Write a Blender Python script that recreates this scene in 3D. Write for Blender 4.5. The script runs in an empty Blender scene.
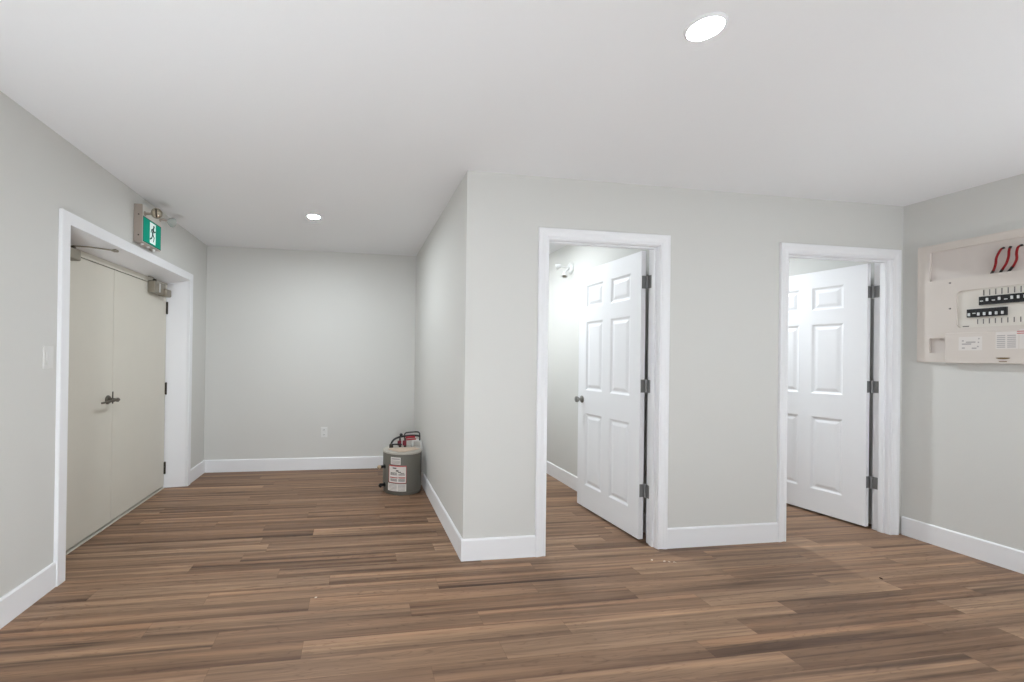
import bpy, bmesh, math, random
from mathutils import Vector, Matrix
random.seed(4)
S = bpy.context.scene
COL = S.collection

# ------------------------------------------------------------------ camera
F_PX, YAW, PITCH, ROLL, EYE = 431.7, 8.894, 0.168, 0.751, 1.268
cd = bpy.data.cameras.new('camera')
cd.sensor_width = 36.0
cd.lens = F_PX / 1024 * 36.0
cd.shift_x = 88.716 / 1024
cd.shift_y = 15.607 / 1024
cd.clip_start = 0.02
cam = bpy.data.objects.new('camera', cd)
COL.objects.link(cam)
_y, _p, _r = (math.radians(a) for a in (YAW, PITCH, ROLL))
fw = Vector((math.sin(_y)*math.cos(_p), math.cos(_y)*math.cos(_p), math.sin(_p)))
rt = Vector((math.cos(_y), -math.sin(_y), 0))
up = rt.cross(fw)
r2 = rt*math.cos(_r) + up*math.sin(_r)
u2 = -rt*math.sin(_r) + up*math.cos(_r)
M = Matrix((r2, u2, -fw)).transposed().to_4x4()
M.translation = Vector((0, 0, EYE))
cam.matrix_world = M
S.camera = cam

# ------------------------------------------------------------------ world, exposure, added rear light
w = bpy.data.worlds.new('world')
S.world = w
w.use_nodes = True
w.node_tree.nodes['Background'].inputs[0].default_value = (0.9, 0.95, 1.0, 1)
w.node_tree.nodes['Background'].inputs[1].default_value = 0.5
S.view_settings.view_transform = 'Standard'
S.view_settings.look = 'None'
S.view_settings.gamma = 1.0
S.view_settings.use_curve_mapping = False
S.view_settings.exposure = 0.0

H = 2.451                                   # ceiling height
XL, XR, XB = -1.604, 4.045, 0.679           # left wall, right wall, side of the small rooms
YF, YB, YR = 2.640, 4.972, -3.60            # front of the small rooms, back wall, rear wall
WT = 0.095                                  # partition thickness
XP = 2.135                                  # partition between the small rooms
WIN = (-0.9, 3.3, 0.35, 2.25)               # opening of the added rear window, unseen

# lamp powers in watts, added fill lights included
POW = dict(win_fill=7, front=3, passage=20, room_a=13, room_a_fill=15, room_b=29, rear=11.5, fill_l=43, fill_m=7, fill_r=30)

def area(name, shape, loc, rot, size, power, size_y=None, color=(1, 1, 1), spread=180):
    l = bpy.data.lights.new(name, 'AREA')
    l.shape = shape
    l.size = size
    if size_y: l.size_y = size_y
    l.energy = power
    l.color = color
    l.spread = math.radians(spread)
    o = bpy.data.objects.new(name, l)
    o.location = loc
    o.rotation_euler = rot
    COL.objects.link(o)
    return o

# added fill light set in an invented rear window, behind the camera
area('rear_fill_light', 'RECTANGLE', ((WIN[0]+WIN[1])/2, YR-0.02, (WIN[2]+WIN[3])/2),
     (math.radians(90), 0, 0), WIN[1]-WIN[0], POW['win_fill'], WIN[3]-WIN[2], (0.97, 0.985, 1.0))

# ------------------------------------------------------------------ materials
def lin(c):
    return tuple(((v/255)/12.92 if v/255 <= 0.04045 else ((v/255+0.055)/1.055)**2.4) for v in c) + (1,)

def mat(name, rgb, rough=0.5, metal=0.0, spec=0.5, bump=0.0, bscale=200, vary=0.0, emit=0.0):
    m = bpy.data.materials.new(name)
    m.use_nodes = True
    nt = m.node_tree
    b = nt.nodes['Principled BSDF']
    b.inputs['Base Color'].default_value = lin(rgb)
    b.inputs['Roughness'].default_value = rough
    b.inputs['Metallic'].default_value = metal
    b.inputs['Specular IOR Level'].default_value = spec
    if emit:
        b.inputs['Emission Color'].default_value = lin(rgb)
        b.inputs['Emission Strength'].default_value = emit
    if bump or vary:
        tc = nt.nodes.new('ShaderNodeTexCoord')
        n = nt.nodes.new('ShaderNodeTexNoise')
        n.inputs['Scale'].default_value = bscale
        n.inputs['Detail'].default_value = 4
        nt.links.new(tc.outputs['Object'], n.inputs['Vector'])
        if bump:
            bp = nt.nodes.new('ShaderNodeBump')
            bp.inputs['Strength'].default_value = bump
            bp.inputs['Distance'].default_value = 0.002
            nt.links.new(n.outputs['Fac'], bp.inputs['Height'])
            nt.links.new(bp.outputs['Normal'], b.inputs['Normal'])
        if vary:
            mx = nt.nodes.new('ShaderNodeMix')
            mx.data_type = 'RGBA'
            c = lin(rgb)
            mx.inputs['A'].default_value = tuple(v*(1-vary) for v in c[:3]) + (1,)
            mx.inputs['B'].default_value = tuple(min(1, v*(1+vary)) for v in c[:3]) + (1,)
            nt.links.new(n.outputs['Fac'], mx.inputs['Factor'])
            nt.links.new(mx.outputs['Result'], b.inputs['Base Color'])
    return m

WALL = mat('wall_paint', (215, 214, 210), 0.75, spec=0.25, bump=0.06, bscale=350)
CEIL = mat('ceiling_paint', (238, 238, 239), 0.85, spec=0.2, bump=0.05, bscale=350)
TRIM = mat('white_trim_paint', (240, 240, 242), 0.4, spec=0.4)
DOORW = mat('white_door_paint', (240, 240, 242), 0.42, spec=0.4)
BEIGE = mat('beige_door_paint', (212, 207, 195), 0.45, spec=0.4, vary=0.02, bscale=6)
NICKEL = mat('satin_nickel', (150, 148, 144), 0.32, 0.9)
DKNICK = mat('aged_nickel', (104, 99, 90), 0.35, 0.8)
HINGE = mat('hinge_steel', (138, 138, 138), 0.45, 0.3)
BRONZE = mat('dark_bronze', (72, 66, 58), 0.4, 0.8)
CLOSER = mat('closer_metal', (150, 143, 130), 0.42, 0.55, vary=0.1, bscale=30)
GAPSHADE = mat('painted_gap_shade', (40, 38, 36), 0.8)
PLASTIC = mat('white_plastic', (226, 226, 224), 0.4)
SWITCH = mat('almond_switch', (222, 221, 218), 0.45)
SLOT = mat('outlet_slots', (90, 90, 88), 0.6)
PANEL = mat('panel_cover', (213, 204, 196), 0.5, vary=0.015, bscale=8)
PANEL2 = mat('panel_recess', (211, 202, 196), 0.55, vary=0.02, bscale=10)
PLATE = mat('breaker_plate', (220, 214, 205), 0.55)
BLACK = mat('black_plastic', (20, 20, 22), 0.4)
TOGGLE = mat('breaker_toggle', (222, 222, 222), 0.45)
TICK = mat('printed_grey', (120, 116, 114), 0.7)
LBL = mat('label_paper', (226, 220, 214), 0.6)
LBLG = mat('faint_print', (176, 170, 168), 0.7)
REDINK = mat('red_ink', (190, 70, 72), 0.6)
REDW = mat('red_cable', (134, 16, 22), 0.5, spec=0.2)
BRASS = mat('brown_latch', (120, 98, 66), 0.45, 0.3)
TANK = mat('tank_grey', (106, 103, 95), 0.45, 0.1, vary=0.05, bscale=12)
TANKTOP = mat('tank_lid', (186, 180, 170), 0.5)
CARD = mat('cardboard', (206, 186, 166), 0.8, vary=0.06, bscale=25)
BEIGEP = mat('beige_fitting', (200, 178, 150), 0.5)
SIGNBOX = mat('sign_housing', (172, 160, 150), 0.45, 0.2, vary=0.02, bscale=12)
SIGNFACE = mat('sign_face', (214, 210, 202), 0.5)
GREEN = mat('exit_green', (0, 128, 106), 0.5, spec=0.1, emit=0.5)
GREEND = mat('exit_dark_green', (0, 66, 58), 0.5)
SIGNW = mat('exit_white', (226, 246, 242), 0.5, emit=0.35)
REFL = mat('lamp_reflector', (196, 186, 168), 0.2, 0.8)
LENSG = mat('lamp_lens', (176, 180, 176), 0.2)
CRUMB = mat('crumb_light', (226, 210, 192), 0.9)
CRUMBD = mat('crumb_dark', (58, 40, 34), 0.9)

def emit_mat(name, strength):
    m = bpy.data.materials.new(name)
    m.use_nodes = True
    nt = m.node_tree
    nt.nodes.clear()
    e = nt.nodes.new('ShaderNodeEmission')
    e.inputs[0].default_value = (0.92, 0.995, 1.05, 1)
    e.inputs[1].default_value = strength
    o = nt.nodes.new('ShaderNodeOutputMaterial')
    nt.links.new(e.outputs[0], o.inputs[0])
    return m

def floor_mat():
    m = bpy.data.materials.new('vinyl_planks')
    m.use_nodes = True
    nt = m.node_tree
    N, L = nt.nodes.new, nt.links.new
    b = nt.nodes['Principled BSDF']
    def math_(op, a, c=None, d=None):
        n = N('ShaderNodeMath'); n.operation = op
        for i, v in enumerate((a, c, d)):
            if v is None: continue
            if isinstance(v, (int, float)): n.inputs[i].default_value = v
            else: L(v, n.inputs[i])
        return n.outputs[0]
    def comb(x, y, z=0.0):
        n = N('ShaderNodeCombineXYZ')
        for i, v in enumerate((x, y, z)):
            if isinstance(v, (int, float)): n.inputs[i].default_value = v
            else: L(v, n.inputs[i])
        return n.outputs[0]
    def noise(vec, scale, detail=3, dist=0.0, rough=0.5):
        n = N('ShaderNodeTexNoise')
        n.inputs['Scale'].default_value = scale
        n.inputs['Detail'].default_value = detail
        n.inputs['Distortion'].default_value = dist
        n.inputs['Roughness'].default_value = rough
        L(vec, n.inputs['Vector'])
        return n.outputs['Fac']
    def ramp(fac, stops, interp='LINEAR'):
        n = N('ShaderNodeValToRGB')
        n.color_ramp.interpolation = interp
        els = n.color_ramp.elements
        els[0].position, els[0].color = stops[0]
        els[1].position, els[1].color = stops[-1]
        for p, c in stops[1:-1]:
            e = els.new(p); e.color = c
        L(fac, n.inputs[0])
        return n.outputs[0]
    def mix(kind, fac, a, c):
        n = N('ShaderNodeMix'); n.data_type = 'RGBA'; n.blend_type = kind
        if isinstance(fac, (int, float)): n.inputs['Factor'].default_value = fac
        else: L(fac, n.inputs['Factor'])
        for k, v in (('A', a), ('B', c)):
            if isinstance(v, tuple): n.inputs[k].default_value = v
            else: L(v, n.inputs[k])
        return n.outputs['Result']
    W_, LEN = 0.1165, 1.22
    tc = N('ShaderNodeTexCoord')
    sp = N('ShaderNodeSeparateXYZ'); L(tc.outputs['Object'], sp.inputs[0])
    x, y = sp.outputs[0], sp.outputs[1]
    yr = math_('DIVIDE', math_('ADD', y, 10.0 + 0.017), W_)
    row = math_('FLOOR', yr)
    fy = math_('FRACT', yr)
    wn = N('ShaderNodeTexWhiteNoise'); wn.noise_dimensions = '1D'; L(row, wn.inputs['W'])
    xr = math_('DIVIDE', math_('ADD', math_('ADD', x, 20.0), math_('MULTIPLY', wn.outputs['Value'], LEN)), LEN)
    col = math_('FLOOR', xr)
    fx = math_('FRACT', xr)
    w2 = N('ShaderNodeTexWhiteNoise'); w2.noise_dimensions = '2D'; L(comb(row, col), w2.inputs['Vector'])
    v = w2.outputs['Value']
    sc = N('ShaderNodeSeparateColor'); L(w2.outputs['Color'], sc.inputs[0])
    v2, v3 = sc.outputs[1], sc.outputs[2]
    base = ramp(v, [(0.0, lin((128, 100, 79))), (0.35, lin((138, 109, 87))), (0.7, lin((145, 116, 93))), (1.0, lin((154, 125, 101)))])
    # long grain, offset per plank
    ox = math_('MULTIPLY', v2, 61.0); oy = math_('MULTIPLY', v3, 47.0)
    gx = math_('ADD', math_('MULTIPLY', x, 1.6), ox)
    fine = noise(comb(gx, math_('ADD', math_('MULTIPLY', y, 55.0), oy), v), 1.0, 5, 0.5, 0.6)
    broad = noise(comb(math_('ADD', math_('MULTIPLY', x, 0.6), ox), math_('ADD', math_('MULTIPLY', y, 22.0), oy), v2), 1.0, 3, 0.7, 0.5)
    fig = noise(comb(math_('ADD', math_('MULTIPLY', x, 1.3), ox), math_('ADD', math_('MULTIPLY', y, 16.0), oy), v3), 1.0, 2, 1.6, 0.5)
    c = mix('MULTIPLY', 1.0, base, ramp(fine, [(0.25, (0.80, 0.79, 0.78, 1)), (0.5, (1, 1, 1, 1)), (0.8, (1.13, 1.13, 1.12, 1))]))
    c = mix('MULTIPLY', 1.0, c, ramp(broad, [(0.29, (0.46, 0.44, 0.45, 1)), (0.42, (0.86, 0.85, 0.85, 1)), (0.53, (1.02, 1.02, 1.02, 1)), (0.66, (1.36, 1.33, 1.28, 1))]))
    ring = math_('ABSOLUTE', math_('SUBTRACT', math_('FRACT', math_('MULTIPLY', fig, 7.0)), 0.5))
    c = mix('MULTIPLY', 0.8, c, ramp(ring, [(0.0, (0.72, 0.69, 0.68, 1)), (0.10, (0.97, 0.97, 0.97, 1)), (0.5, (1.04, 1.04, 1.03, 1))]))
    # darker band along one edge of some planks
    edge = ramp(math_('ADD', fy, math_('MULTIPLY', math_('SUBTRACT', fine, 0.5), 0.22)), [(0.0, (1, 1, 1, 1)), (0.17, (0.85, 0.85, 0.85, 1)), (0.26, (0, 0, 0, 1))])
    some = math_('GREATER_THAN', v2, 0.45)
    c = mix('MULTIPLY', math_('MULTIPLY', math_('MULTIPLY', edge, some), 0.75), c, (0.62, 0.58, 0.58, 1))
    lite = ramp(math_('ADD', fy, math_('MULTIPLY', math_('SUBTRACT', fine, 0.5), 0.3)), [(0.62, (0, 0, 0, 1)), (0.74, (1, 1, 1, 1)), (0.9, (1, 1, 1, 1)), (0.98, (0.2, 0.2, 0.2, 1))])
    some2 = math_('GREATER_THAN', v3, 0.62)
    c = mix('MULTIPLY', math_('MULTIPLY', math_('MULTIPLY', lite, some2), 0.8), c, (1.3, 1.25, 1.2, 1))
    # joints
    jy = math_('LESS_THAN', math_('MINIMUM', fy, math_('SUBTRACT', 1.0, fy)), 0.010)
    jx = math_('LESS_THAN', math_('MINIMUM', fx, math_('SUBTRACT', 1.0, fx)), 0.0011)
    c = mix('MULTIPLY', math_('MULTIPLY', math_('MAXIMUM', jy, jx), 0.45), c, (0.6, 0.57, 0.55, 1))
    L(c, b.inputs['Base Color'])
    b.inputs['Roughness'].default_value = 0.5
    b.inputs['Specular IOR Level'].default_value = 0.3
    bp = N('ShaderNodeBump'); bp.inputs['Strength'].default_value = 0.12; bp.inputs['Distance'].default_value = 0.001
    L(fine, bp.inputs['Height']); L(bp.outputs['Normal'], b.inputs['Normal'])
    return m
FLOOR = floor_mat()

# ------------------------------------------------------------------ helpers
ORI = {}
def link(name, bm, m, parent=None, origin=None, smooth=False):
    """link a bmesh (world coordinates) as one mesh object; origin at its base"""
    bmesh.ops.recalc_face_normals(bm, faces=bm.faces)
    if origin is None:
        xs = [v.co.x for v in bm.verts]; ys = [v.co.y for v in bm.verts]; zs = [v.co.z for v in bm.verts]
        origin = Vector(((min(xs)+max(xs))/2, (min(ys)+max(ys))/2, min(zs)))
    origin = Vector(origin)
    for v in bm.verts: v.co -= origin
    me = bpy.data.meshes.new(name)
    bm.to_mesh(me); bm.free()
    if isinstance(m, (list, tuple)):
        for k in m: me.materials.append(k)
    else: me.materials.append(m)
    if smooth:
        for p in me.polygons: p.use_smooth = True
        try: me.set_sharp_from_angle(angle=math.radians(38))
        except Exception: pass
    o = bpy.data.objects.new(name, me)
    COL.objects.link(o)
    ORI[o.name] = origin
    if parent is not None:
        o.parent = parent
        o.location = origin - ORI[parent.name]
    else:
        o.location = origin
    return o

def tag(o, label, cat, group=None, kind=None):
    o['label'] = label; o['category'] = cat
    if group: o['group'] = group
    if kind: o['kind'] = kind
    return o

def thing(name, loc, label, cat, group=None, kind=None):
    o = bpy.data.objects.new(name, None)
    o.empty_display_size = 0.1
    o.location = loc
    COL.objects.link(o)
    ORI[o.name] = Vector(loc)
    return tag(o, label, cat, group, kind)

def box(bm, x0, x1, y0, y1, z0, z1, bev=0.0, seg=2):
    vs = [bm.verts.new((x, y, z)) for x in (x0, x1) for y in (y0, y1) for z in (z0, z1)]
    idx = [(0, 1, 3, 2), (4, 6, 7, 5), (0, 4, 5, 1), (2, 3, 7, 6), (0, 2, 6, 4), (1, 5, 7, 3)]
    fs = [bm.faces.new([vs[i] for i in f]) for f in idx]
    if bev:
        es = list({e for f in fs for e in f.edges})
        bmesh.ops.bevel(bm, geom=es, offset=bev, segments=seg, profile=0.5, affect='EDGES')
    return bm

def boxes(*bs, bev=0.0):
    bm = bmesh.new()
    for b in bs: box(bm, *b, bev=bev)
    return bm

def frame_of(d):
    d = Vector(d).normalized()
    a = Vector((0, 0, 1)) if abs(d.z) < 0.9 else Vector((1, 0, 0))
    u = d.cross(a).normalized()
    return u, d.cross(u).normalized()

def lathe(bm, base, axis, prof, n=24, loop=False):
    """prof: (radius, distance along axis) pairs; caps when radius > 0 at the ends"""
    base = Vector(base); axis = Vector(axis).normalized()
    u, v = frame_of(axis)
    rings = []
    for r, t in prof:
        c = base + axis*t
        if r < 1e-6: rings.append([bm.verts.new(c)])
        else: rings.append([bm.verts.new(c + (u*math.cos(2*math.pi*k/n) + v*math.sin(2*math.pi*k/n))*r) for k in range(n)])
    for A, B in zip(rings, rings[1:] + (rings[:1] if loop else [])):
        for k in range(n):
            a0, a1 = A[k % len(A)], A[(k+1) % len(A)]
            b0, b1 = B[k % len(B)], B[(k+1) % len(B)]
            f = []
            for q in (a0, a1, b1, b0):
                if q not in f: f.append(q)
            if len(f) > 2: bm.faces.new(f)
    for R in (rings[0], rings[-1]):
        if len(R) > 2 and not loop: bm.faces.new(R)
    return bm

def spline(pts, n=6):
    pts = [Vector(p) for p in pts]
    out = []
    for i in range(len(pts)-1):
        p0 = pts[max(i-1, 0)]; p1 = pts[i]; p2 = pts[i+1]; p3 = pts[min(i+2, len(pts)-1)]
        for k in range(n):
            t = k/n
            out.append(0.5*((2*p1) + (p2-p0)*t + (2*p0-5*p1+4*p2-p3)*t*t + (3*p1-p0-3*p2+p3)*t**3))
    out.append(pts[-1])
    return out

def tube(bm, pts, r, n=10, smooth=6):
    P = spline(pts, smooth) if smooth else [Vector(p) for p in pts]
    rings = []
    u = None
    for i, p in enumerate(P):
        d = (P[min(i+1, len(P)-1)] - P[max(i-1, 0)]).normalized()
        if u is None: u, v = frame_of(d)
        else:
            u = (u - d*u.dot(d)).normalized(); v = d.cross(u)
        rr = r[i*len(r)//len(P)] if isinstance(r, (list, tuple)) else r
        rings.append([bm.verts.new(p + (u*math.cos(2*math.pi*k/n) + v*math.sin(2*math.pi*k/n))*rr) for k in range(n)])
    for A, B in zip(rings, rings[1:]):
        for k in range(n): bm.faces.new((A[k], A[(k+1) % n], B[(k+1) % n], B[k]))
    bm.faces.new(rings[0]); bm.faces.new(rings[-1])
    return bm

def prism(bm, pts, d):
    """polygon (3-D points) pushed along d"""
    A = [bm.verts.new(Vector(p)) for p in pts]
    B = [bm.verts.new(Vector(p) + Vector(d)) for p in pts]
    bm.faces.new(A); bm.faces.new(B)
    n = len(A)
    for k in range(n): bm.faces.new((A[k], A[(k+1) % n], B[(k+1) % n], B[k]))
    return bm

# ------------------------------------------------------------------ room shell
T = 0.1
tag(link('floor', boxes((XL-0.35, XR+T, YR-T, YB+T, -0.1, 0.0)), FLOOR, origin=(0, 0, 0)),
    'brown wood-look plank floor running through the whole room', 'floor', kind='structure')
tag(link('ceiling', boxes((XL-0.35, XR+T, YR-T, YB+T, H, H+0.1)), CEIL),
    'flat white painted ceiling over the whole room', 'ceiling', kind='structure')
DY0, DY1, DZ = 2.693, 4.466, 1.985          # double door opening in the left wall
LW = XL - 0.30
tag(link('wall_left', boxes((LW, XL, YR, DY0-0.012, 0, H), (LW, XL, DY1+0.012, YB, 0, H), (LW, XL, DY0-0.012, DY1+0.012, DZ+0.012, H)), WALL),
    'pale grey wall around the beige double door', 'wall', kind='structure')
tag(link('wall_back', boxes((LW, XR+T, YB, YB+T, 0, H)), WALL),
    'pale grey far wall behind the water heater', 'wall', kind='structure')
tag(link('wall_right', boxes((XR, XR+T, YR, YB, 0, H)), WALL),
    'pale grey wall carrying the breaker panel', 'wall', kind='structure')
tag(link('wall_rear', boxes((LW, WIN[0], YR-T, YR, 0, H), (WIN[1], XR+T, YR-T, YR, 0, H),
     (WIN[0], WIN[1], YR-T, YR, 0, WIN[2]), (WIN[0], WIN[1], YR-T, YR, WIN[3], H)), WALL),
    'pale grey wall with an added wide window behind the viewer', 'wall', kind='structure')  # window opening is made up for the added rear light
A0, A1 = 1.230, 2.020                       # jamb faces of the two white doors
B0, B1 = 3.039, 3.931
DH = 2.044
wf = boxes((XB, A0-0.02, YF, YF+WT, 0, H), (A1+0.02, B0-0.02, YF, YF+WT, 0, H), (B1+0.02, XR, YF, YF+WT, 0, H),
           (A0-0.02, A1+0.02, YF, YF+WT, DH+0.02, H), (B0-0.02, B1+0.02, YF, YF+WT, DH+0.02, H))
tag(link('wall_middle', wf, WALL), 'pale grey wall holding the two white panel doors', 'wall', kind='structure')
tag(link('wall_side', boxes((XB, XB+WT, YF+WT, YB, 0, H)), WALL),
    'pale grey side wall running back to the water heater', 'wall', kind='structure')
tag(link('wall_inner', boxes((XP, XP+T, YF+WT, YB, 0, H)), WALL),
    'pale grey wall seen inside the first open white door', 'wall', kind='structure')

wbm = boxes((WIN[0], WIN[0]+0.06, YR-0.09, YR-0.03, WIN[2], WIN[3]), (WIN[1]-0.06, WIN[1], YR-0.09, YR-0.03, WIN[2], WIN[3]),
            (WIN[0], WIN[1], YR-0.09, YR-0.03, WIN[2], WIN[2]+0.06), (WIN[0], WIN[1], YR-0.09, YR-0.03, WIN[3]-0.06, WIN[3]))
tag(link('added_window_1', wbm, TRIM), 'white frame of the added wide window behind the viewer', 'window', kind='structure')  # frame of the invented window, out of view

# baseboards: square profile with a small chamfer at the top
BH, BT = 0.135, 0.013
def base_run(bm, p, q, n):
    p = Vector((p[0], p[1], 0)); q = Vector((q[0], q[1], 0)); n = Vector((n[0], n[1], 0))
    prof = [(0, 0), (BT, 0), (BT, BH-0.008), (BT-0.006, BH), (0, BH)]
    prism(bm, [p + n*a + Vector((0, 0, z)) for a, z in prof], q-p)
def baseboard(name, runs, label):
    bm = bmesh.new()
    for r in runs: base_run(bm, *r)
    return tag(link(name, bm, TRIM), label, 'baseboard', kind='structure')
CW = 0.07
baseboard('baseboard_left', [((XL, YR), (XL, DY0-CW), (1, 0)), ((XL, DY1+CW), (XL, YB), (1, 0))], 'white baseboard on both sides of the beige double door')
baseboard('baseboard_back', [((XL+BT, YB), (XB-BT, YB), (0, -1))], 'white baseboard along the far wall behind the water heater')
baseboard('baseboard_side', [((XB, YB), (XB, YF), (-1, 0))], 'white baseboard from the water heater to the wall corner')
baseboard('baseboard_middle', [((XB-BT, YF), (A0-CW, YF), (0, -1)), ((A1+CW, YF), (B0-CW, YF), (0, -1))], 'white baseboard on the wall between the white doors')
baseboard('baseboard_right', [((XR, YF-BT), (XR, YR), (-1, 0))], 'white baseboard below the breaker panel')
baseboard('baseboard_inner', [((XP, YB), (XP, YF+WT), (-1, 0))], 'white baseboard seen inside the first open white door')

# ------------------------------------------------------------------ casings and jambs
def casing(bm, to3, a0, a1, top, prof):
    """mitred casing swept up, over and down an opening; to3(a, t, z) places it"""
    secs = []
    for d, t in prof:
        secs.append([to3(a0-d, t, 0), to3(a0-d, t, top+d), to3(a1+d, t, top+d), to3(a1+d, t, 0)])
    V = [[bm.verts.new(p) for p in s] for s in secs]
    n = len(prof)
    for i in range(n):
        j = (i+1) % n
        for k in range(3): bm.faces.new((V[i][k], V[i][k+1], V[j][k+1], V[j][k]))
    bm.faces.new([V[i][0] for i in range(n)]); bm.faces.new([V[i][3] for i in range(n)])
    return bm
COLONIAL = [(0, 0), (0, 0.010), (0.004, 0.012), (0.012, 0.012), (0.018, 0.0095), (0.036, 0.013), (0.046, 0.017), (0.066, 0.018), (0.07, 0.016), (0.07, 0)]
FLAT = [(0, 0), (0, 0.017), (0.003, 0.020), (0.067, 0.020), (0.07, 0.017), (0.07, 0)]

# six-panel leaf in local coordinates: hinge edge at x=0, leaf toward -x, thickness y -TH..0
TH = 0.035
def six_panel(wd, ht, z0):
    st, mu, pw = (0.112, 0.10, (wd-0.324)/2) if wd < 0.82 else (0.150, 0.095, 0.222)
    xs = [0, st, st+pw, st+pw+mu, st+2*pw+mu, wd]
    zs = [0, 0.19, 0.80, 0.995, 1.575, 1.695, 1.885, ht]
    bm = bmesh.new()
    def ring(x0, x1, za, zb, ins, y):
        return [bm.verts.new((-a, y, z0+b)) for a, b in ((x0+ins, za+ins), (x1-ins, za+ins), (x1-ins, zb-ins), (x0+ins, zb-ins))]
    for side in (0, 1):
        yf = -TH if side == 0 else 0.0
        s = 1 if side == 0 else -1
        for i in range(5):
            for j in range(7):
                x0, x1, za, zb = xs[i], xs[i+1], zs[j], zs[j+1]
                if i in (1, 3) and j in (1, 3, 5):
                    rs = [ring(x0, x1, za, zb, ins, yf + s*dep) for ins, dep in ((0, 0), (0.004, 0.002), (0.014, 0.0085), (0.024, 0.0095), (0.044, 0.003), (0.050, 0.0022))]
                    for A, B in zip(rs, rs[1:]):
                        for k in range(4): bm.faces.new((A[k], A[(k+1) % 4], B[(k+1) % 4], B[k]))
                    bm.faces.new(rs[-1])
                else:
                    bm.faces.new([bm.verts.new((-a, yf, z0+b)) for a, b in ((x0, za), (x1, za), (x1, zb), (x0, zb))])
    def q(*p): bm.faces.new([bm.verts.new(c) for c in p])
    q((0, -TH, z0), (0, 0, z0), (0, 0, z0+ht), (0, -TH, z0+ht))
    q((-wd, -TH, z0), (-wd, 0, z0), (-wd, 0, z0+ht), (-wd, -TH, z0+ht))
    q((0, -TH, z0), (-wd, -TH, z0), (-wd, 0, z0), (0, 0, z0))
    q((0, -TH, z0+ht), (-wd, -TH, z0+ht), (-wd, 0, z0+ht), (0, 0, z0+ht))
    bmesh.ops.remove_doubles(bm, verts=bm.verts, dist=1e-5)
    return bm

def white_door(name, x0, x1, ang, label, knob_label):
    root = thing(name, ((x0+x1)/2, YF, 0), label, 'door', kind='structure')
    # jamb with stop
    ya, yb = YF-0.001, YF+WT+0.001
    ys = yb-TH-0.036
    bm = boxes((x0-0.02, x0, ya, yb, 0, DH+0.02), (x1, x1+0.02, ya, yb, 0, DH+0.02), (x0, x1, ya, yb, DH, DH+0.02),
               (x0, x0+0.011, ys, ys+0.034, 0, DH), (x1-0.011, x1, ys, ys+0.034, 0, DH), (x0+0.011, x1-0.011, ys, ys+0.034, DH-0.011, DH))
    link('jamb', bm, TRIM, root)
    bm = bmesh.new()
    casing(bm, lambda a, t, z: Vector((a, YF-t, z)), x0-0.004, x1+0.004, DH+0.004, COLONIAL)
    link('casing', bm, TRIM, root)
    bm = bmesh.new()
    casing(bm, lambda a, t, z: Vector((a, YF+WT+t, z)), x0-0.004, x1+0.004, DH+0.004, COLONIAL)
    link('casing', bm, TRIM, root)
    # leaf, swung inward about the pin on the right
    pin = Vector((x1-0.010, YF+WT+0.010, 0))
    wd = x1-x0-0.010
    R = Matrix.Rotation(math.radians(-ang), 4, 'Z')
    Mx = Matrix.Translation(pin) @ R @ Matrix.Translation(Vector((-0.012, -0.002, 0)))
    bm = six_panel(wd, 2.021, 0.017)
    bmesh.ops.transform(bm, matrix=Mx, verts=bm.verts)
    leaf = link('leaf', bm, DOORW, root)
    # hinges
    for z in (0.357, 1.09, 1.82):
        bm = bmesh.new()
        lathe(bm, (pin.x, pin.y, z-0.046), (0, 0, 1), [(0.004, -0.004), (0.0078, 0), (0.0078, 0.092), (0.004, 0.096)], 10)
        h = 0.045
        # plate on the jamb
        box(bm, x1-0.0022, x1+0.001, yb-0.028, yb+0.004, z-h, z+h)
        box(bm, pin.x, x1, pin.y-0.004, pin.y-0.001, z-h, z+h)
        # plate on the leaf edge
        b2 = bmesh.new()
        box(b2, -0.001, 0.0022, -0.031, 0.004, z-h, z+h)
        bmesh.ops.transform(b2, matrix=Mx, verts=b2.verts)
        tmp = bpy.data.meshes.new('t'); b2.to_mesh(tmp); b2.free(); bm.from_mesh(tmp); bpy.data.meshes.remove(tmp)
        link('hinge', bm, HINGE, leaf, smooth=True)
    # knobs on both faces
    for s in (-1, 1):
        c = Mx @ Vector((-(wd-0.06), -TH if s < 0 else 0, 0.93))
        ax = Mx.to_3x3() @ Vector((0, s, 0))
        bm = bmesh.new()
        lathe(bm, c, ax, [(0.0, 0), (0.031, 0), (0.031, 0.004), (0.026, 0.008), (0.013, 0.011), (0.0105, 0.030), (0.016, 0.036), (0.025, 0.042),
                          (0.0275, 0.050), (0.025, 0.058), (0.015, 0.0625), (0, 0.0635)], 20)
        link('knob', bm, NICKEL, leaf, smooth=True)
    c = Mx @ Vector((-wd, -TH/2, 0.93))
    d = Mx.to_3x3() @ Vector((-1, 0, 0))
    n = Mx.to_3x3() @ Vector((0, 1, 0))
    bm = bmesh.new()
    prism(bm, [c - n*0.012 + Vector((0, 0, -0.028)), c + n*0.012 + Vector((0, 0, -0.028)), c + n*0.012 + Vector((0, 0, 0.028)), c - n*0.012 + Vector((0, 0, 0.028))], d*0.0015)
    prism(bm, [c - n*0.006 + Vector((0, 0, -0.009)), c + n*0.006 + Vector((0, 0, -0.009)), c + n*0.006 + Vector((0, 0, 0.009)), c - n*0.006 + Vector((0, 0, 0.009))], d*0.010)
    link('latch_plate', bm, NICKEL, leaf)
    return root
white_door('door_2', A0, A1, 87.2, 'white six-panel door standing open, nearer the wall corner', None)
white_door('door_3', B0, B1, 82.3, 'white six-panel door standing open, nearer the breaker panel', None)

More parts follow.
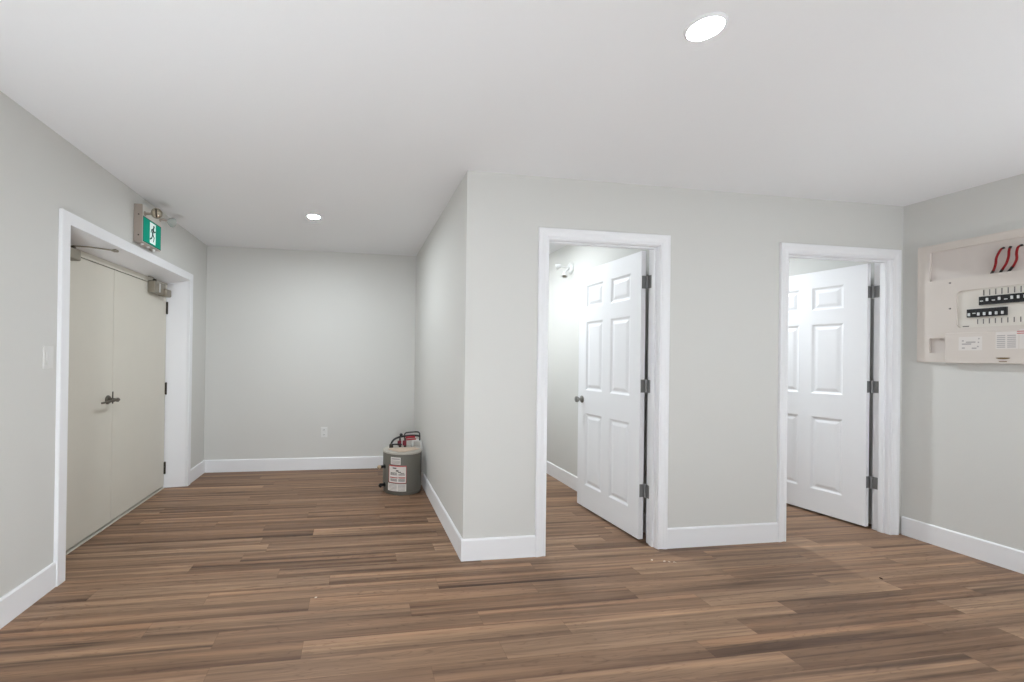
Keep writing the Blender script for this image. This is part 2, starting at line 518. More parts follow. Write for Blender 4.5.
# ------------------------------------------------------------------ double door
root = thing('door_1', (XL-0.18, (DY0+DY1)/2, 0), 'beige steel double door in a deep white recess', 'door', kind='structure')
bm = bmesh.new()
casing(bm, lambda a, t, z: Vector((XL+t, a, z)), DY0, DY1, DZ, FLAT)
link('casing', bm, TRIM, root)
DX = XL - 0.182                              # face of the leaves
# recess lining: two boards and a soffit that falls slightly toward the doors
bm = boxes((DX-0.05, XL+0.001, DY0-0.012, DY0, 0, DZ+0.012), (DX-0.05, XL+0.001, DY1, DY1+0.012, 0, DZ+0.012))
prism(bm, [Vector((XL+0.001, DY1+0.001, 0)), Vector((DX-0.05, DY1+0.001, 0)), Vector((DX-0.05, DY1-0.026, 0)), Vector((DX+0.006, DY1-0.024, 0))], Vector((0, 0, DZ)))
prism(bm, [Vector((XL+0.001, DY0, DZ)), Vector((XL+0.001, DY0, DZ+0.012)), Vector((DX-0.05, DY0, DZ+0.012)), Vector((DX-0.05, DY0, DZ-0.045)), Vector((DX+0.006, DY0, DZ-0.042))], Vector((0, DY1-DY0, 0)))
link('lining', bm, TRIM, root)
# steel frame head and sides behind the lining
GT = 1.893
bm = boxes((DX-0.055, DX+0.004, DY0, DY1, GT+0.006, DZ-0.044), (DX-0.055, DX-0.010, DY0, DY0+0.006, 0, GT+0.006), (DX-0.055, DX-0.010, DY1-0.030, DY1-0.024, 0, GT+0.006))
link('steel_frame', bm, BEIGE, root)
link('threshold', boxes((DX-0.06, DX+0.008, DY0, DY1-0.026, 0, 0.004), bev=0.001), BEIGE, root)
YS = 3.534
leaves = []
for y0, y1, near in ((DY0+0.008, YS-0.002, True), (YS+0.002, DY1-0.033, False)):
    lf = link('leaf', boxes((DX-0.044, DX, y0, y1, 0.022, GT), bev=0.0015), BEIGE, root)
    leaves.append(lf)
    yh = (y0-0.004) if near else (y1+0.003)
    for z in (0.19, 0.945, 1.71):
        b = bmesh.new()
        lathe(b, (DX+0.007, yh, z-0.055), (0, 0, 1), [(0.004, -0.004), (0.008, 0), (0.008, 0.11), (0.004, 0.114)], 10)
        box(b, DX-0.001, DX+0.002, yh-0.010, yh+0.012, z-0.055, z+0.055)
        link('hinge', b, BRONZE, lf, smooth=True)
link('shade_backing', boxes((DX-0.10, DX-0.06, DY0-0.012, DY1+0.012, 0, DZ+0.012)), GAPSHADE, root)  # dark sheet behind the leaves, shade of the gaps put into its colour
# lever handle on the near leaf, and strike edge on the seam
yl, zl = 3.470, 0.932
b = bmesh.new()
lathe(b, (DX, yl, zl), (1, 0, 0), [(0, 0), (0.033, 0), (0.033, 0.006), (0.028, 0.012), (0.014, 0.015), (0.012, 0.058), (0.015, 0.062), (0.015, 0.074), (0, 0.076)], 22)
tube(b, [(DX+0.068, yl+0.012, zl), (DX+0.069, yl-0.03, zl+0.001), (DX+0.064, yl-0.10, zl-0.003), (DX+0.050, yl-0.165, zl-0.008)], [0.0115, 0.0105, 0.0085, 0.007], 10)
link('lever_handle', b, DKNICK, leaves[0], smooth=True)
link('strike_plate', boxes((DX-0.001, DX+0.004, YS-0.004, YS+0.008, zl-0.035, zl+0.055), bev=0.001), BRONZE, leaves[0])
# closers
def closer(lf, y0, y1, z0, z1, arm, knuckle):
    b = boxes((DX, DX+0.062, y0, y1, z0, z1), bev=0.008)
    c = link('door_closer', b, CLOSER, lf)
    b = bmesh.new()
    lathe(b, (DX+0.038, knuckle, z1-0.002), (0, 0, 1), [(0.016, 0), (0.016, 0.014), (0.010, 0.020), (0.0, 0.022)], 14)
    link('spindle', b, BRONZE, c, smooth=True)
    b = bmesh.new()
    tube(b, arm, 0.0045, 8, 0)
    link('arm', b, CLOSER, c, smooth=True)
    return c
c1 = closer(leaves[0], 2.770, 3.035, 1.850, 1.918, [(DX+0.038, 2.99, 1.936), (DX+0.09, 3.05, 1.948), (XL-0.028, 3.235, 1.972)], 2.99)
b = boxes((DX+0.135, DX+0.165, 3.22, 3.262, 1.966, 1.981), bev=0.003)
link('arm_shoe', b, CLOSER, c1)
c2 = closer(leaves[1], 4.05, 4.265, 1.806, 1.908, [(DX+0.038, 4.09, 1.928), (DX+0.05, 4.03, 1.931), (DX+0.03, 4.00, 1.933)], 4.10)
b = boxes((DX+0.004, DX+0.085, 4.230, 4.340, 1.798, 1.866), bev=0.012)
link('cylinder', b, CLOSER, c2)
b = boxes((DX+0.0615, DX+0.0635, 4.135, 4.152, 1.818, 1.896))
link('label_strip', b, PLASTIC, c2)

# ------------------------------------------------------------------ exit sign with two lamp heads
sx0, sx1, sy0, sy1, sz0, sz1 = XL, XL+0.060, 3.415, 3.716, 2.085, 2.362
sign = thing('exit_sign', (XL, (sy0+sy1)/2, sz0), 'green running man exit sign with two lamp heads above the double door', 'exit sign')
b = boxes((sx0, sx1-0.002, sy0, sy1, sz0, sz1), bev=0.004)
hs = link('housing', b, SIGNBOX, sign)
for z in (2.285, 2.135):
    b = bmesh.new()
    lathe(b, (XL+0.034, sy0, z), (0, -1, 0), [(0, 0), (0.005, 0), (0.005, 0.0015), (0, 0.002)], 10)
    link('screw', b, BRONZE, hs)
gz0, gz1 = 2.098, 2.272
link('face_plate', boxes((sx1-0.002, sx1+0.001, sy0+0.003, sy1-0.003, sz0+0.004, sz1-0.004), bev=0.001), SIGNFACE, sign)
link('sign_border', boxes((sx1+0.001, sx1+0.0018, sy0+0.004, sy1-0.004, gz0-0.006, gz1+0.006)), GREEND, sign)
gp = link('green_panel', boxes((sx1+0.0018, sx1+0.003, sy0+0.010, sy1-0.010, gz0, gz1)), GREEN, sign)
ym = (sy0+sy1)/2 + 0.004
wd_ = link('white_doorway', boxes((sx1+0.003, sx1+0.0036, ym-0.046, ym+0.046, gz0+0.010, gz1-0.008)), SIGNW, sign)
# running figure, drawn as limbs in the sign plane (a to the right along +Y)
b = bmesh.new()
xm = sx1+0.0036
def limb(pts, hw):
    for (a0, z0), (a1, z1) in zip(pts, pts[1:]):
        d = Vector((0, a1-a0, z1-z0)).normalized(); n = Vector((0, -d.z, d.y))*hw
        p = Vector((xm, ym+a0, gz0+z0)); q = Vector((xm, ym+a1, gz0+z1))
        prism(b, [p+n-d*hw*0.6, p-n-d*hw*0.6, q-n+d*hw*0.6, q+n+d*hw*0.6], Vector((0.0006, 0, 0)))
def disc(a, z, r):
    prism(b, [Vector((xm, ym+a+r*math.cos(t*math.pi/8), gz0+z+r*math.sin(t*math.pi/8))) for t in range(16)], Vector((0.0006, 0, 0)))
disc(0.016, 0.143, 0.0115)
limb([(0.008, 0.126), (-0.004, 0.082)], 0.0115)
limb([(0.008, 0.122), (0.026, 0.104), (0.040, 0.112)], 0.005)
limb([(0.002, 0.122), (-0.022, 0.112), (-0.030, 0.090)], 0.005)
limb([(0.000, 0.080), (0.022, 0.062), (0.014, 0.030)], 0.0065)
limb([(-0.006, 0.080), (-0.016, 0.052), (-0.040, 0.040)], 0.0065)
link('running_figure', b, GREEND, wd_)
for yy in (3.47, 3.56, 3.65):
    b = bmesh.new()
    lathe(b, (XL+0.036, yy, sz0+0.001), (0, 0, -1), [(0.011, 0), (0.011, 0.008), (0.008, 0.013), (0, 0.014)], 12)
    link('underside_button', b, PLASTIC, sign, smooth=True)
def lamp_head(y, dirv, c, k=1.0):
    b = bmesh.new()
    tube(b, [(sx1-0.004, y, c[2]), (sx1+0.03, y, c[2]), (c[0]-0.012, c[1], c[2])], 0.0095, 10, 4)
    lathe(b, (sx1-0.002, y, c[2]), (1, 0, 0), [(0.018, 0), (0.018, 0.006), (0.012, 0.010), (0, 0.010)], 14)
    a = link('lamp_arm', b, SIGNBOX, sign, smooth=True)
    d = Vector(dirv).normalized(); c = Vector(c)
    b = bmesh.new()
    lathe(b, c - d*0.045*k, d, [(r_*k, t_*k) for r_, t_ in ((0, 0), (0.012, 0), (0.016, 0.010), (0.034, 0.034), (0.042, 0.052), (0.045, 0.056), (0.045, 0.068), (0.039, 0.068), (0.037, 0.064), (0, 0.062))], 22)
    h = link('lamp_head', b, CLOSER if y < 3.5 else LENSG, a, smooth=True)
    b = bmesh.new()
    lathe(b, c + d*0.0175*k, d, [(0, 0), (0.037*k, 0), (0.034*k, 0.004), (0.018*k, 0.009), (0, 0.010)], 20)
    link('lamp_lens', b, REFL, h, smooth=True)
    b = bmesh.new()
    u, v = frame_of(d)
    p = c + d*(0.0175*k + 0.008)
    prism(b, [p - v*0.030 - u*0.004, p - v*0.030 + u*0.004, p + v*0.030 + u*0.004, p + v*0.030 - u*0.004], d*0.006)
    link('lamp_bar', b, BRONZE, h)
lamp_head(3.445, (0.12, -1, -0.10), (XL+0.150, 3.435, 2.300), 0.84)
lamp_head(3.690, (0.55, 1, 0.0), (XL+0.122, 3.745, 2.334), 0.84)

# ------------------------------------------------------------------ light switch and outlet
sw = thing('light_switch', (XL, 2.553, 1.185), 'white rocker light switch on the wall beside the double door', 'light switch')
link('cover_plate', boxes((XL, XL+0.006, 2.515, 2.590, 1.185, 1.305), bev=0.002), SWITCH, sw)
b = bmesh.new()
prism(b, [Vector((XL+0.006, 2.536, 1.212)), Vector((XL+0.012, 2.536, 1.212)), Vector((XL+0.008, 2.536, 1.278)), Vector((XL+0.006, 2.536, 1.278))], Vector((0, 0.033, 0)))
link('rocker', b, SWITCH, sw)
ol = thing('wall_outlet', (-0.341, YB, 0.36), 'white duplex outlet low on the far wall', 'outlet')
link('cover_plate', boxes((-0.376, -0.306, YB-0.006, YB, 0.36, 0.475), bev=0.002), PLASTIC, ol)
for z in (0.391, 0.444):
    b = bmesh.new()
    lathe(b, (-0.341, YB-0.006, z), (0, -1, 0), [(0, 0), (0.017, 0), (0.017, 0.002), (0, 0.0022)], 18)
    sk = link('socket', b, PLASTIC, ol)
    link('slots', boxes((-0.349, -0.346, YB-0.0092, YB-0.0082, z-0.003, z+0.008), (-0.336, -0.333, YB-0.0092, YB-0.0082, z-0.003, z+0.008), (-0.343, -0.339, YB-0.0092, YB-0.0082, z-0.012, z-0.007)), SLOT, sk)

# ------------------------------------------------------------------ breaker panel on the right wall
PX = XR
pn = thing('breaker_panel', (PX, 2.123, 1.273), 'off-white electrical breaker panel with open black breakers on the wall', 'breaker panel')
Y0, Y1 = 2.555, 1.691                        # far (left in view) and near edges
def xb(depth0, depth1, ya, yb, za, zb): return (PX-depth1, PX-depth0, min(ya, yb), max(ya, yb), za, zb)
FD = 0.022
RT0, RT1 = 1.857, 2.060                      # top recess
# flange: ring around the open upper bay, the breaker window and the two notches below
b = boxes(xb(0, FD, Y0, Y1, RT1, 2.112), xb(0, FD, Y0, 2.488, 1.285, RT1), xb(0, FD, 1.758, Y1, 1.285, RT1), xb(0, FD, 2.488, 1.758, 1.285, 1.350))
link('outer_frame', b, PANEL, pn)
link('back_plate', boxes(xb(0, 0.006, 2.488, 1.758, 1.350, RT1)), PANEL2, pn)
# front cover with the rounded breaker window cut out
WY0, WY1, WZ0, WZ1 = 2.348, 1.898, 1.518, 1.767
def cover():
    bm = bmesh.new()
    r = 0.03
    inner = []
    for cy, cz, a0 in ((WY1+r, WZ0+r, 180), (WY0-r, WZ0+r, 270), (WY0-r, WZ1-r, 0), (WY1+r, WZ1-r, 90)):
        for k in range(7):
            a = math.radians(a0 + 15*k)
            inner.append((cy + r*math.cos(a), cz + r*math.sin(a)))
    ya, yb, za, zb = 1.758, 2.488, 1.452, RT0
    cs = [(ya, za), (yb, za), (yb, zb), (ya, zb)]
    outer = []
    for q in range(4):
        c0 = cs[q]; c1 = cs[(q+1) % 4]; cp = cs[q-1]
        for k in range(7):
            t = k/6
            # points around the corner, half a side each way
            if t < 0.5: s = 1-2*t; m = ((cp[0]+c0[0])/2, (cp[1]+c0[1])/2); outer.append((c0[0]+(m[0]-c0[0])*s*0.9, c0[1]+(m[1]-c0[1])*s*0.9))
            else: s = 2*t-1; m = ((c1[0]+c0[0])/2, (c1[1]+c0[1])/2); outer.append((c0[0]+(m[0]-c0[0])*s*0.9, c0[1]+(m[1]-c0[1])*s*0.9))
    n = len(inner)
    rings = []
    for pts, x in ((outer, PX-0.006), (outer, PX-FD-0.001), (inner, PX-FD-0.001), (inner, PX-0.008)):
        rings.append([bm.verts.new((x, p[0], p[1])) for p in pts])
    for A, B in zip(rings, rings[1:]):
        for k in range(n): bm.faces.new((A[k], A[(k+1) % n], B[(k+1) % n], B[k]))
    for k in range(n): bm.faces.new((rings[3][k], rings[3][(k+1) % n], rings[0][(k+1) % n], rings[0][k]))
    return bm
cv = link('front_cover', cover(), PANEL, pn)
for y, z in ((2.381, 1.829), (2.380, 1.653), (1.866, 1.829), (1.866, 1.653)):
    b = bmesh.new()
    lathe(b, (PX-FD-0.001, y, z), (-1, 0, 0), [(0, 0), (0.006, 0), (0.006, 0.002), (0.003, 0.003), (0, 0.003)], 12)
    link('cover_screw', b, TICK, cv, smooth=True)
wp = link('breaker_plate', boxes(xb(0.006, 0.0115, WY0+0.01, WY1-0.01, WZ0-0.01, WZ1+0.01)), PLATE, pn)
P = 0.0266
ticks = []
for k in range(12):
    y = 2.225 - k*P
    if y < 1.915: break
    ticks.append(xb(0.0115, 0.013, y+0.0022, y-0.0022, 1.722, 1.758))
for k in range(13):
    y = 2.252 - k*P
    if y < 1.915: break
    ticks.append(xb(0.0115, 0.013, y+0.0022, y-0.0022, 1.538, 1.570))
ticks.append(xb(0.0115, 0.013, 2.322, 2.292, 1.523, 1.529))
for t in ticks: link('slot_mark', boxes(t), TICK, wp)
def breaker(y, z, wdt, zlo, zhi, on):
    r = link('breaker', boxes(xb(0.0115, 0.026, y, y-wdt+0.0004, zlo, zhi)), BLACK, pn)
    yc = y-wdt/2
    zc = zlo + (0.018 if on == 0 else 0.032)
    if on < 0: link('toggle', boxes(xb(0.026, 0.030, yc+0.007, yc-0.007, zlo+0.022, zlo+0.028), bev=0.001), TOGGLE, r)
    else: link('toggle', boxes(xb(0.026, 0.036, yc+0.0045, yc-0.0045, zc-0.010, zc+0.010), bev=0.002), TOGGLE, r)
for k, on in enumerate((-1, 1, -1, 1, -1, 1, 1, 1, 1, -1, 1)):
    breaker(2.240-k*P, 0, P, 1.660, 1.714, on)
breaker(2.296, 0, P, 1.584, 1.637, 0)
breaker(2.296-P, 0, P*0.65, 1.584, 1.637, -1)
for k in range(5):
    breaker(2.296-P*1.65-k*P, 0, P, 1.584, 1.637, 0)
# lower lid standing proud of the frame, with faded labels and a latch
LD = 0.040
lid = link('lower_lid', boxes(xb(0.006, LD, 2.394, 1.852, 1.279, 1.484), bev=0.004), PANEL, pn)
def patch(name, ya, yb, za, zb, m, par, d=LD, t=0.0008): return link(name, boxes(xb(d, d+t, ya, yb, za, zb)), m, par)
LBL2 = mat('faded_label', (221, 215, 210), 0.6)
lb = patch('paper_label', 2.325, 2.215, 1.365, 1.455, LBL2, lid)
link('faint_print', boxes(*[xb(LD+0.0008, LD+0.0012, a, c, z, z+0.009) for a, c, z in ((2.309, 2.295, 1.376), (2.309, 2.265, 1.402), (2.290, 2.245, 1.414), (2.309, 2.300, 1.424), (2.262, 2.240, 1.374), (2.238, 2.230, 1.385), (2.235, 2.228, 1.412), (2.233, 2.226, 1.436))]), LBLG, lb)
lb = patch('paper_label', 2.155, 2.060, 1.372, 1.478, LBL2, lid)
link('faint_print', boxes(*[xb(LD+0.0008, LD+0.0012, a, a-0.036, z, z+0.006) for a in (2.150, 2.106) for z in (1.380, 1.392, 1.404, 1.416, 1.428, 1.440, 1.452)]), LBLG, lb)
lb = patch('paper_label', 2.056, 1.930, 1.372, 1.492, LBL2, lid)
lb['label'] = 'paper label with red heading lines'
link('red_print', boxes(xb(LD+0.0008, LD+0.0012, 2.066, 1.95, 1.476, 1.481), xb(LD+0.0008, LD+0.0012, 2.066, 1.97, 1.464, 1.469)), REDINK, lb)
b = bmesh.new()
n = 20
prism(b, [Vector((PX-LD, 2.123+0.030*math.cos(2*math.pi*k/n), 1.316+(0.009 if math.sin(2*math.pi*k/n) < 0 else 0.002)*math.sin(2*math.pi*k/n))) for k in range(n)], Vector((-0.003, 0, 0)))
box(b, PX-LD-0.002, PX-LD, 2.107, 2.140, 1.291, 1.295)
link('lid_latch', b, BRASS, lid)
# three heavy cables bending across the open upper bay
for pts in ([(2.136, 2.012), (2.148, 2.000), (2.163, 1.955), (2.166, 1.915), (2.176, 1.880), (2.192, 1.856)],
            [(2.110, 2.012), (2.112, 1.990), (2.112, 1.950), (2.120, 1.910), (2.136, 1.880), (2.154, 1.856)],
            [(2.060, 2.010), (2.074, 2.000), (2.079, 1.965), (2.078, 1.925), (2.092, 1.890), (2.118, 1.857)]):
    dx = [0.004, 0.013, 0.017, 0.018, 0.014, 0.004]
    P3 = [(PX-0.008-k, p[0], p[1]) for k, p in zip(dx, pts)]
    b = bmesh.new(); tube(b, P3, 0.0058, 10)
    c = link('supply_cable', b, REDW, pn, smooth=True); c['label'] = 'red cable bent in an S'
    S_ = spline(P3, 6)
    for seg in (S_[:5], S_[-6:]):
        b = bmesh.new(); tube(b, seg, 0.0066, 10, 0)
        link('black_sleeve', b, BLACK, c, smooth=True)

pn.location.y -= 0.0135

# ------------------------------------------------------------------ water heater in the corner
hx, hy, hr, hh = 0.455, 4.125, 0.184, 0.384
wh = thing('water_heater', (hx, hy, 0), 'small grey water heater standing in the corner by the far wall', 'water heater')
b = bmesh.new()
lathe(b, (hx, hy, 0), (0, 0, 1), [(hr-0.012, 0), (hr-0.004, 0.004), (hr-0.004, 0.030), (hr, 0.034), (hr, hh-0.004), (hr-0.003, hh)], 64)
link('tank', b, TANK, wh, smooth=True)
b = bmesh.new()
lathe(b, (hx, hy, hh), (0, 0, 1), [(hr+0.001, -0.010), (hr+0.002, 0.004), (hr-0.006, 0.012), (hr-0.02, 0.014), (0, 0.016)], 64)
link('lid', b, TANKTOP, wh, smooth=True)
def wrap(name, x0, x1, z0, z1, m, par, off):
    """sheet stuck on the front of the tank between two sight lines"""
    b = bmesh.new()
    a0 = math.asin((x0-hx)/hr); a1 = math.asin((x1-hx)/hr)
    k = 10
    r = hr+off
    A = []
    for rr in (r-0.0006, r):
        for z in (z0, z1):
            A.append([b.verts.new((hx+rr*math.sin(a0+(a1-a0)*i/k), hy-rr*math.cos(a0+(a1-a0)*i/k), z)) for i in range(k+1)])
    for P_, Q in ((0, 1), (2, 3), (0, 2), (1, 3)):
        for i in range(k): b.faces.new((A[P_][i], A[P_][i+1], A[Q][i+1], A[Q][i]))
    for i in (0, k): b.faces.new((A[0][i], A[1][i], A[3][i], A[2][i]))
    return link(name, b, m, par)
def lines(name, rects, m, par, off):
    o = []
    bm = bmesh.new()
    for x0, x1, z0, z1 in rects:
        a0 = math.asin((x0-hx)/hr); a1 = math.asin((x1-hx)/hr); k = 10; r = hr+off
        lo = [bm.verts.new((hx+r*math.sin(a0+(a1-a0)*i/k), hy-r*math.cos(a0+(a1-a0)*i/k), z0)) for i in range(k+1)]
        hi = [bm.verts.new((hx+r*math.sin(a0+(a1-a0)*i/k), hy-r*math.cos(a0+(a1-a0)*i/k), z1)) for i in range(k+1)]
        for i in range(k): bm.faces.new((lo[i], lo[i+1], hi[i+1], hi[i]))
    return link(name, bm, m, par)
l1 = wrap('rating_label', 0.334, 0.420, 0.284, 0.350, LBL, wh, 0.0012)
lines('label_print', [(0.340, 0.414, z, z+0.006) for z in (0.292, 0.303, 0.314)] + [(0.340, 0.414, 0.328, 0.342)], LBLG, l1, 0.0022)
l2 = wrap('warning_label', 0.319, 0.474, 0.114, 0.275, REDINK, wh, 0.0012)
l2['label'] = 'red-bordered warning label'
wp_ = lines('label_sheet', [(0.323, 0.470, 0.119, 0.266)], LBL, l2, 0.0022)
PT = mat('label_ink', (70, 62, 60), 0.7)
lines('label_print', [(0.334, 0.390, z, z+0.004) for z in (0.132, 0.140, 0.148, 0.188, 0.197, 0.206)] + [(0.402, 0.460, z, z+0.004) for z in (0.132, 0.140, 0.148, 0.188, 0.197)] +
      [(0.380, 0.402, 0.222, 0.234), (0.398, 0.424, 0.212, 0.220), (0.352, 0.384, 0.246, 0.256), (0.420, 0.452, 0.205, 0.210)], PT, l2, 0.0032)
lines('red_print', [(0.330, 0.396, 0.160, 0.168), (0.402, 0.462, 0.160, 0.170)], REDINK, l2, 0.0032)
l3 = wrap('data_label', 0.314, 0.474, 0.040, 0.108, LBL, wh, 0.0012)
lines('label_print', [(x0, x0+0.066, z, z+0.005) for x0 in (0.322, 0.398) for z in (0.048, 0.060, 0.072, 0.084, 0.096)], LBLG, l3, 0.0022)
# side fittings toward the left
for z, m, nm, ln in ((0.245, BEIGEP, 'relief_valve', 0.055), (0.075, BLACK, 'drain_valve', 0.042)):
    b = bmesh.new()
    a = Vector((-0.94, -0.34, 0)).normalized()
    c = Vector((hx, hy, z)) + a*(hr-0.004)
    lathe(b, c, a, [(0.022, 0), (0.022, 0.006), (0.013, 0.010), (0.013, ln), (0, ln)], 14)
    o = link(nm, b, BLACK, wh, smooth=True)
    b = bmesh.new()
    lathe(b, c + a*ln, (-0.6, -0.5, -0.35) if m is BEIGEP else (-0.5, -0.8, -0.5), [(0, -0.008), (0.015, -0.008), (0.019, 0.004), (0.015, 0.018), (0, 0.020)], 12)
    link('valve_handle', b, m, o, smooth=True)
# plumbing and cables on top
zt = hh+0.014
b = bmesh.new()
tube(b, [(0.352, 4.185, zt-0.002), (0.350, 4.185, zt+0.03), (0.380, 4.185, zt+0.075), (0.440, 4.180, zt+0.100), (0.520, 4.185, zt+0.108), (0.600, 4.195, zt+0.108), (0.628, 4.170, zt+0.105)], 0.0095, 10)
link('black_hose', b, BLACK, wh, smooth=True)
b = bmesh.new()
tube(b, [(0.484, 4.195, zt+0.07), (0.482, 4.195, zt+0.118), (0.500, 4.195, zt+0.136), (0.560, 4.195, zt+0.142), (0.622, 4.200, zt+0.138), (0.628, 4.170, zt+0.10), (0.627, 4.170, zt+0.065)], 0.0065, 10)
link('black_cable', b, BLACK, wh, smooth=True)
b = bmesh.new()
tube(b, [(0.345, 4.155, zt+0.020), (0.365, 4.145, zt+0.034), (0.420, 4.145, zt+0.034), (0.450, 4.155, zt+0.03)], 0.007, 8)
link('black_cable', b, BLACK, wh, smooth=True)
b = bmesh.new()
lathe(b, (0.350, 4.160, zt-0.002), (0, 0, 1), [(0.016, 0), (0.020, 0.006), (0.020, 0.030), (0.014, 0.040), (0, 0.040)], 14)
link('hose_fitting', b, BRONZE, wh, smooth=True)
for x in (0.437, 0.486):
    b = bmesh.new()
    lathe(b, (x, 4.185, zt-0.002), (0, 0, 1), [(0.014, 0), (0.014, 0.060), (0.009, 0.064), (0.009, 0.088), (0, 0.088)], 14)
    o = link('pipe_nipple', b, BRONZE, wh, smooth=True)
    b = boxes((x-0.026, x+0.012, 4.163, 4.175, zt+0.018, zt+0.066), bev=0.005)
    link('valve_handle', b, mat('dark_red_handle', (116, 22, 40), 0.4), o)
b = bmesh.new()
lathe(b, (0.447, 4.183, zt+0.105), (0, -0.2, 1), [(0.012, 0), (0.016, 0.004), (0.016, 0.022), (0.010, 0.028), (0, 0.028)], 12)
link('valve_cap', b, BLACK, wh, smooth=True)
b = bmesh.new()
tube(b, [(0.490, 4.175, zt+0.092), (0.530, 4.170, zt+0.098), (0.580, 4.175, zt+0.098)], 0.011, 10)
tube(b, [(0.495, 4.173, zt+0.072), (0.540, 4.167, zt+0.076), (0.592, 4.175, zt+0.078)], 0.007, 10)
link('red_hose', b, mat('red_hose_rubber', (158, 28, 40), 0.4), wh, smooth=True)
b = bmesh.new()
tube(b, [(0.560, 4.200, zt-0.002), (0.562, 4.200, zt+0.05), (0.600, 4.190, zt+0.062), (0.638, 4.190, zt+0.052), (0.6495, 4.185, zt), (0.6500, 4.180, 0.25), (0.6500, 4.180, 0.150)], 0.0095, 12)
link('discharge_pipe', b, PLASTIC, wh, smooth=True)
# cut piece of cardboard lying on the lid
b = bmesh.new()
zc = hh+0.0175
prism(b, [Vector(p) for p in ((0.312, 4.070, zc), (0.395, 3.952, zc), (0.455, 3.946, zc), (0.612, 4.060, zc), (0.575, 4.128, zc), (0.470, 4.126, zc), (0.340, 4.124, zc))], Vector((0, 0, 0.004)))
tag(link('cardboard_sheet', b, CARD), 'tan piece of cardboard lying on top of the water heater', 'cardboard')

# ------------------------------------------------------------------ twin lamp unit inside the first small room
EY, EZ = 4.075, 2.192
el = thing('emergency_light', (XP, EY, EZ-0.03), 'small white twin-head lamp on the wall inside the first open doorway', 'emergency light')
b = bmesh.new()
lathe(b, (XP, EY, EZ), (-1, 0, 0), [(0, 0), (0.060, 0), (0.060, 0.010), (0.050, 0.020), (0, 0.022)], 28)
link('base', b, PLASTIC, el, smooth=True)
for hd, dv in (((-0.105, 0.045, 0.025), (-0.75, 0.45, -0.25)), ((-0.070, -0.015, -0.060), (-0.35, -0.25, -1))):
    c = Vector((XP, EY, EZ)) + Vector(hd)
    d = Vector(dv).normalized()
    b = bmesh.new()
    tube(b, [(XP-0.018, EY, EZ), (XP-0.05, EY+hd[1]*0.4, EZ+hd[2]*0.4), c], 0.010, 10)
    a = link('lamp_arm', b, PLASTIC, el, smooth=True)
    b = bmesh.new()
    lathe(b, c - d*0.022, d, [(0, 0), (0.014, 0), (0.020, 0.012), (0.030, 0.048), (0.031, 0.054), (0.026, 0.054), (0.0, 0.050)], 20)
    h = link('lamp_head', b, PLASTIC, a, smooth=True)
    b = bmesh.new()
    lathe(b, c + d*0.0285, d, [(0, 0), (0.025, 0), (0.020, 0.003), (0, 0.004)], 16)
    link('lamp_lens', b, CLOSER, h, smooth=True)

# ------------------------------------------------------------------ ceiling downlights
def downlight(x, y, power, label, r=0.062):
    o = thing('ceiling_downlight', (x, y, H), label, 'ceiling light')
    b = bmesh.new()
    lathe(b, (x, y, H), (0, 0, -1), [(r, 0), (r+0.010, 0), (r+0.010, 0.003), (r+0.003, 0.009), (r, 0.009)], 40, True)
    link('trim_ring', b, TRIM, o, smooth=True)
    b = bmesh.new()
    lathe(b, (x, y, H), (0, 0, -1), [(r, 0), (r, 0.006), (r*0.8, 0.008), (0, 0.009)], 40)
    link('lens', b, emit_mat('downlight_lens', power/(math.pi*math.pi*r*r)), o, smooth=True)
    return o
downlight(1.205, 1.352, POW['front'], 'round recessed ceiling light in front of the small rooms, the larger in view', 0.057)
downlight(-0.365, 3.735, POW['passage'], 'round recessed ceiling light over the passage to the water heater', 0.047)
downlight(1.455, 3.820, POW['room_a'], 'round recessed ceiling light inside the first small room')
downlight(1.100, 4.520, POW['room_a_fill'], 'added round recessed fill light deep inside the first small room')  # added out of sight to even the light on wall and leaf
downlight(3.140, 3.820, POW['room_b'], 'round recessed ceiling light inside the second small room')
downlight(-0.365, 0.70, POW['rear'], 'added round recessed ceiling light, unseen, left of the viewer')  # added out of view to raise the room brightness
downlight(3.10, 0.55, POW['rear'], 'added round recessed ceiling light, unseen, right of the viewer')  # another added ceiling light for overall brightness
downlight(1.205, -1.30, POW['rear'], 'added round recessed ceiling light, unseen, behind the viewer')  # extra light added behind the camera for brightness

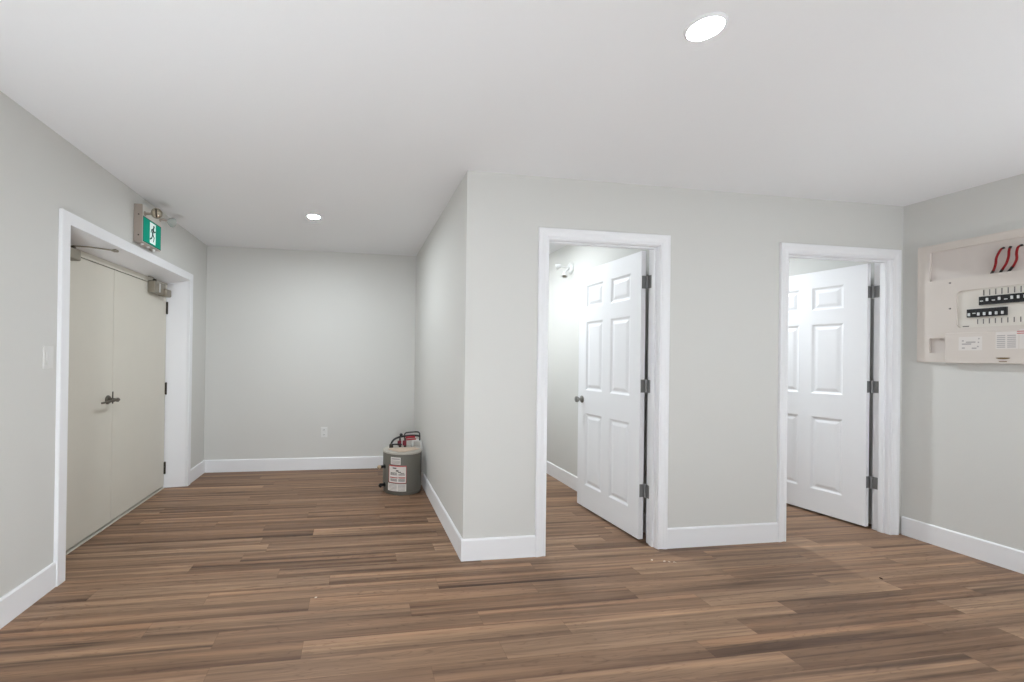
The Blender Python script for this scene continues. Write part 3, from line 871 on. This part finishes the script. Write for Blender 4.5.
# ------------------------------------------------------------------ fill lamps added out of view to brighten the ceiling
def fill_lamp(x, y, aim, power, label):
    o = thing('fill_lamp', (x, y, 0), label, 'added fill lamp')
    d = Vector(aim).normalized()
    c = Vector((x, y, 0.26))
    b = bmesh.new()
    lathe(b, (x, y, 0), (0, 0, 1), [(0, 0), (0.16, 0), (0.16, 0.012), (0.03, 0.03), (0.02, 0.05), (0.02, 0.235), (0, 0.24)], 24)
    link('stand', b, BLACK, o, smooth=True)
    b = bmesh.new()
    lathe(b, c, d, [(0.05, 0), (0.17, 0.06), (0.17, 0.09), (0.155, 0.09), (0.145, 0.065), (0.05, 0.012)], 32, True)
    h = link('lamp_housing', b, BRONZE, o, smooth=True)
    b = bmesh.new()
    lathe(b, c + d*0.07, d, [(0, 0), (0.14, 0), (0.14, 0.012), (0, 0.014)], 32)
    link('lens', b, emit_mat('fill_lamp_lens', power/(math.pi*math.pi*0.14**2)), h, smooth=True)
fill_lamp(-0.75, -0.25, (-0.05, 1.0, 1), POW['fill_l'], 'added black fill lamp on the floor left of the viewer, aimed at the ceiling')
fill_lamp(1.5, -0.75, (0.0, 0.35, 1), POW['fill_m'], 'added black fill lamp on the floor behind the viewer, aimed at the ceiling')
fill_lamp(3.3, -0.25, (0.0, 0.35, 1), POW['fill_r'], 'added black fill lamp on the floor right of the viewer, aimed at the ceiling')

# ------------------------------------------------------------------ crumbs on the floor
def crumb(x, y, s, m, label, name='plaster_crumb', cat='debris', group=None):
    b = bmesh.new()
    bmesh.ops.create_icosphere(b, subdivisions=1, radius=1.0)
    a = random.uniform(0, 3.1)
    for v in b.verts:
        v.co *= random.uniform(0.75, 1.1)
        x_, y_ = v.co.x*1.4, v.co.y*0.7
        v.co = Vector((x + s*(x_*math.cos(a)-y_*math.sin(a)), y + s*(x_*math.sin(a)+y_*math.cos(a)), max(0.0, s*0.45*(v.co.z+0.75))))
    return tag(link(name, b, m), label, cat, group)
for x, y, s in ((1.875, 2.485, 0.010), (1.945, 2.462, 0.008), (1.972, 2.452, 0.006), (2.000, 2.440, 0.008)):
    crumb(x, y, s, CRUMB, 'pale plaster crumb on the floor in front of the first white door', group='crumbs at the first door')
crumb(3.08, 2.10, 0.008, CRUMBD, 'single dark speck of dirt on the floor in front of the second white door', 'dirt_speck')
crumb(-0.19, 2.33, 0.006, CRUMB, 'pale plaster crumb on the open floor between double door and corner')
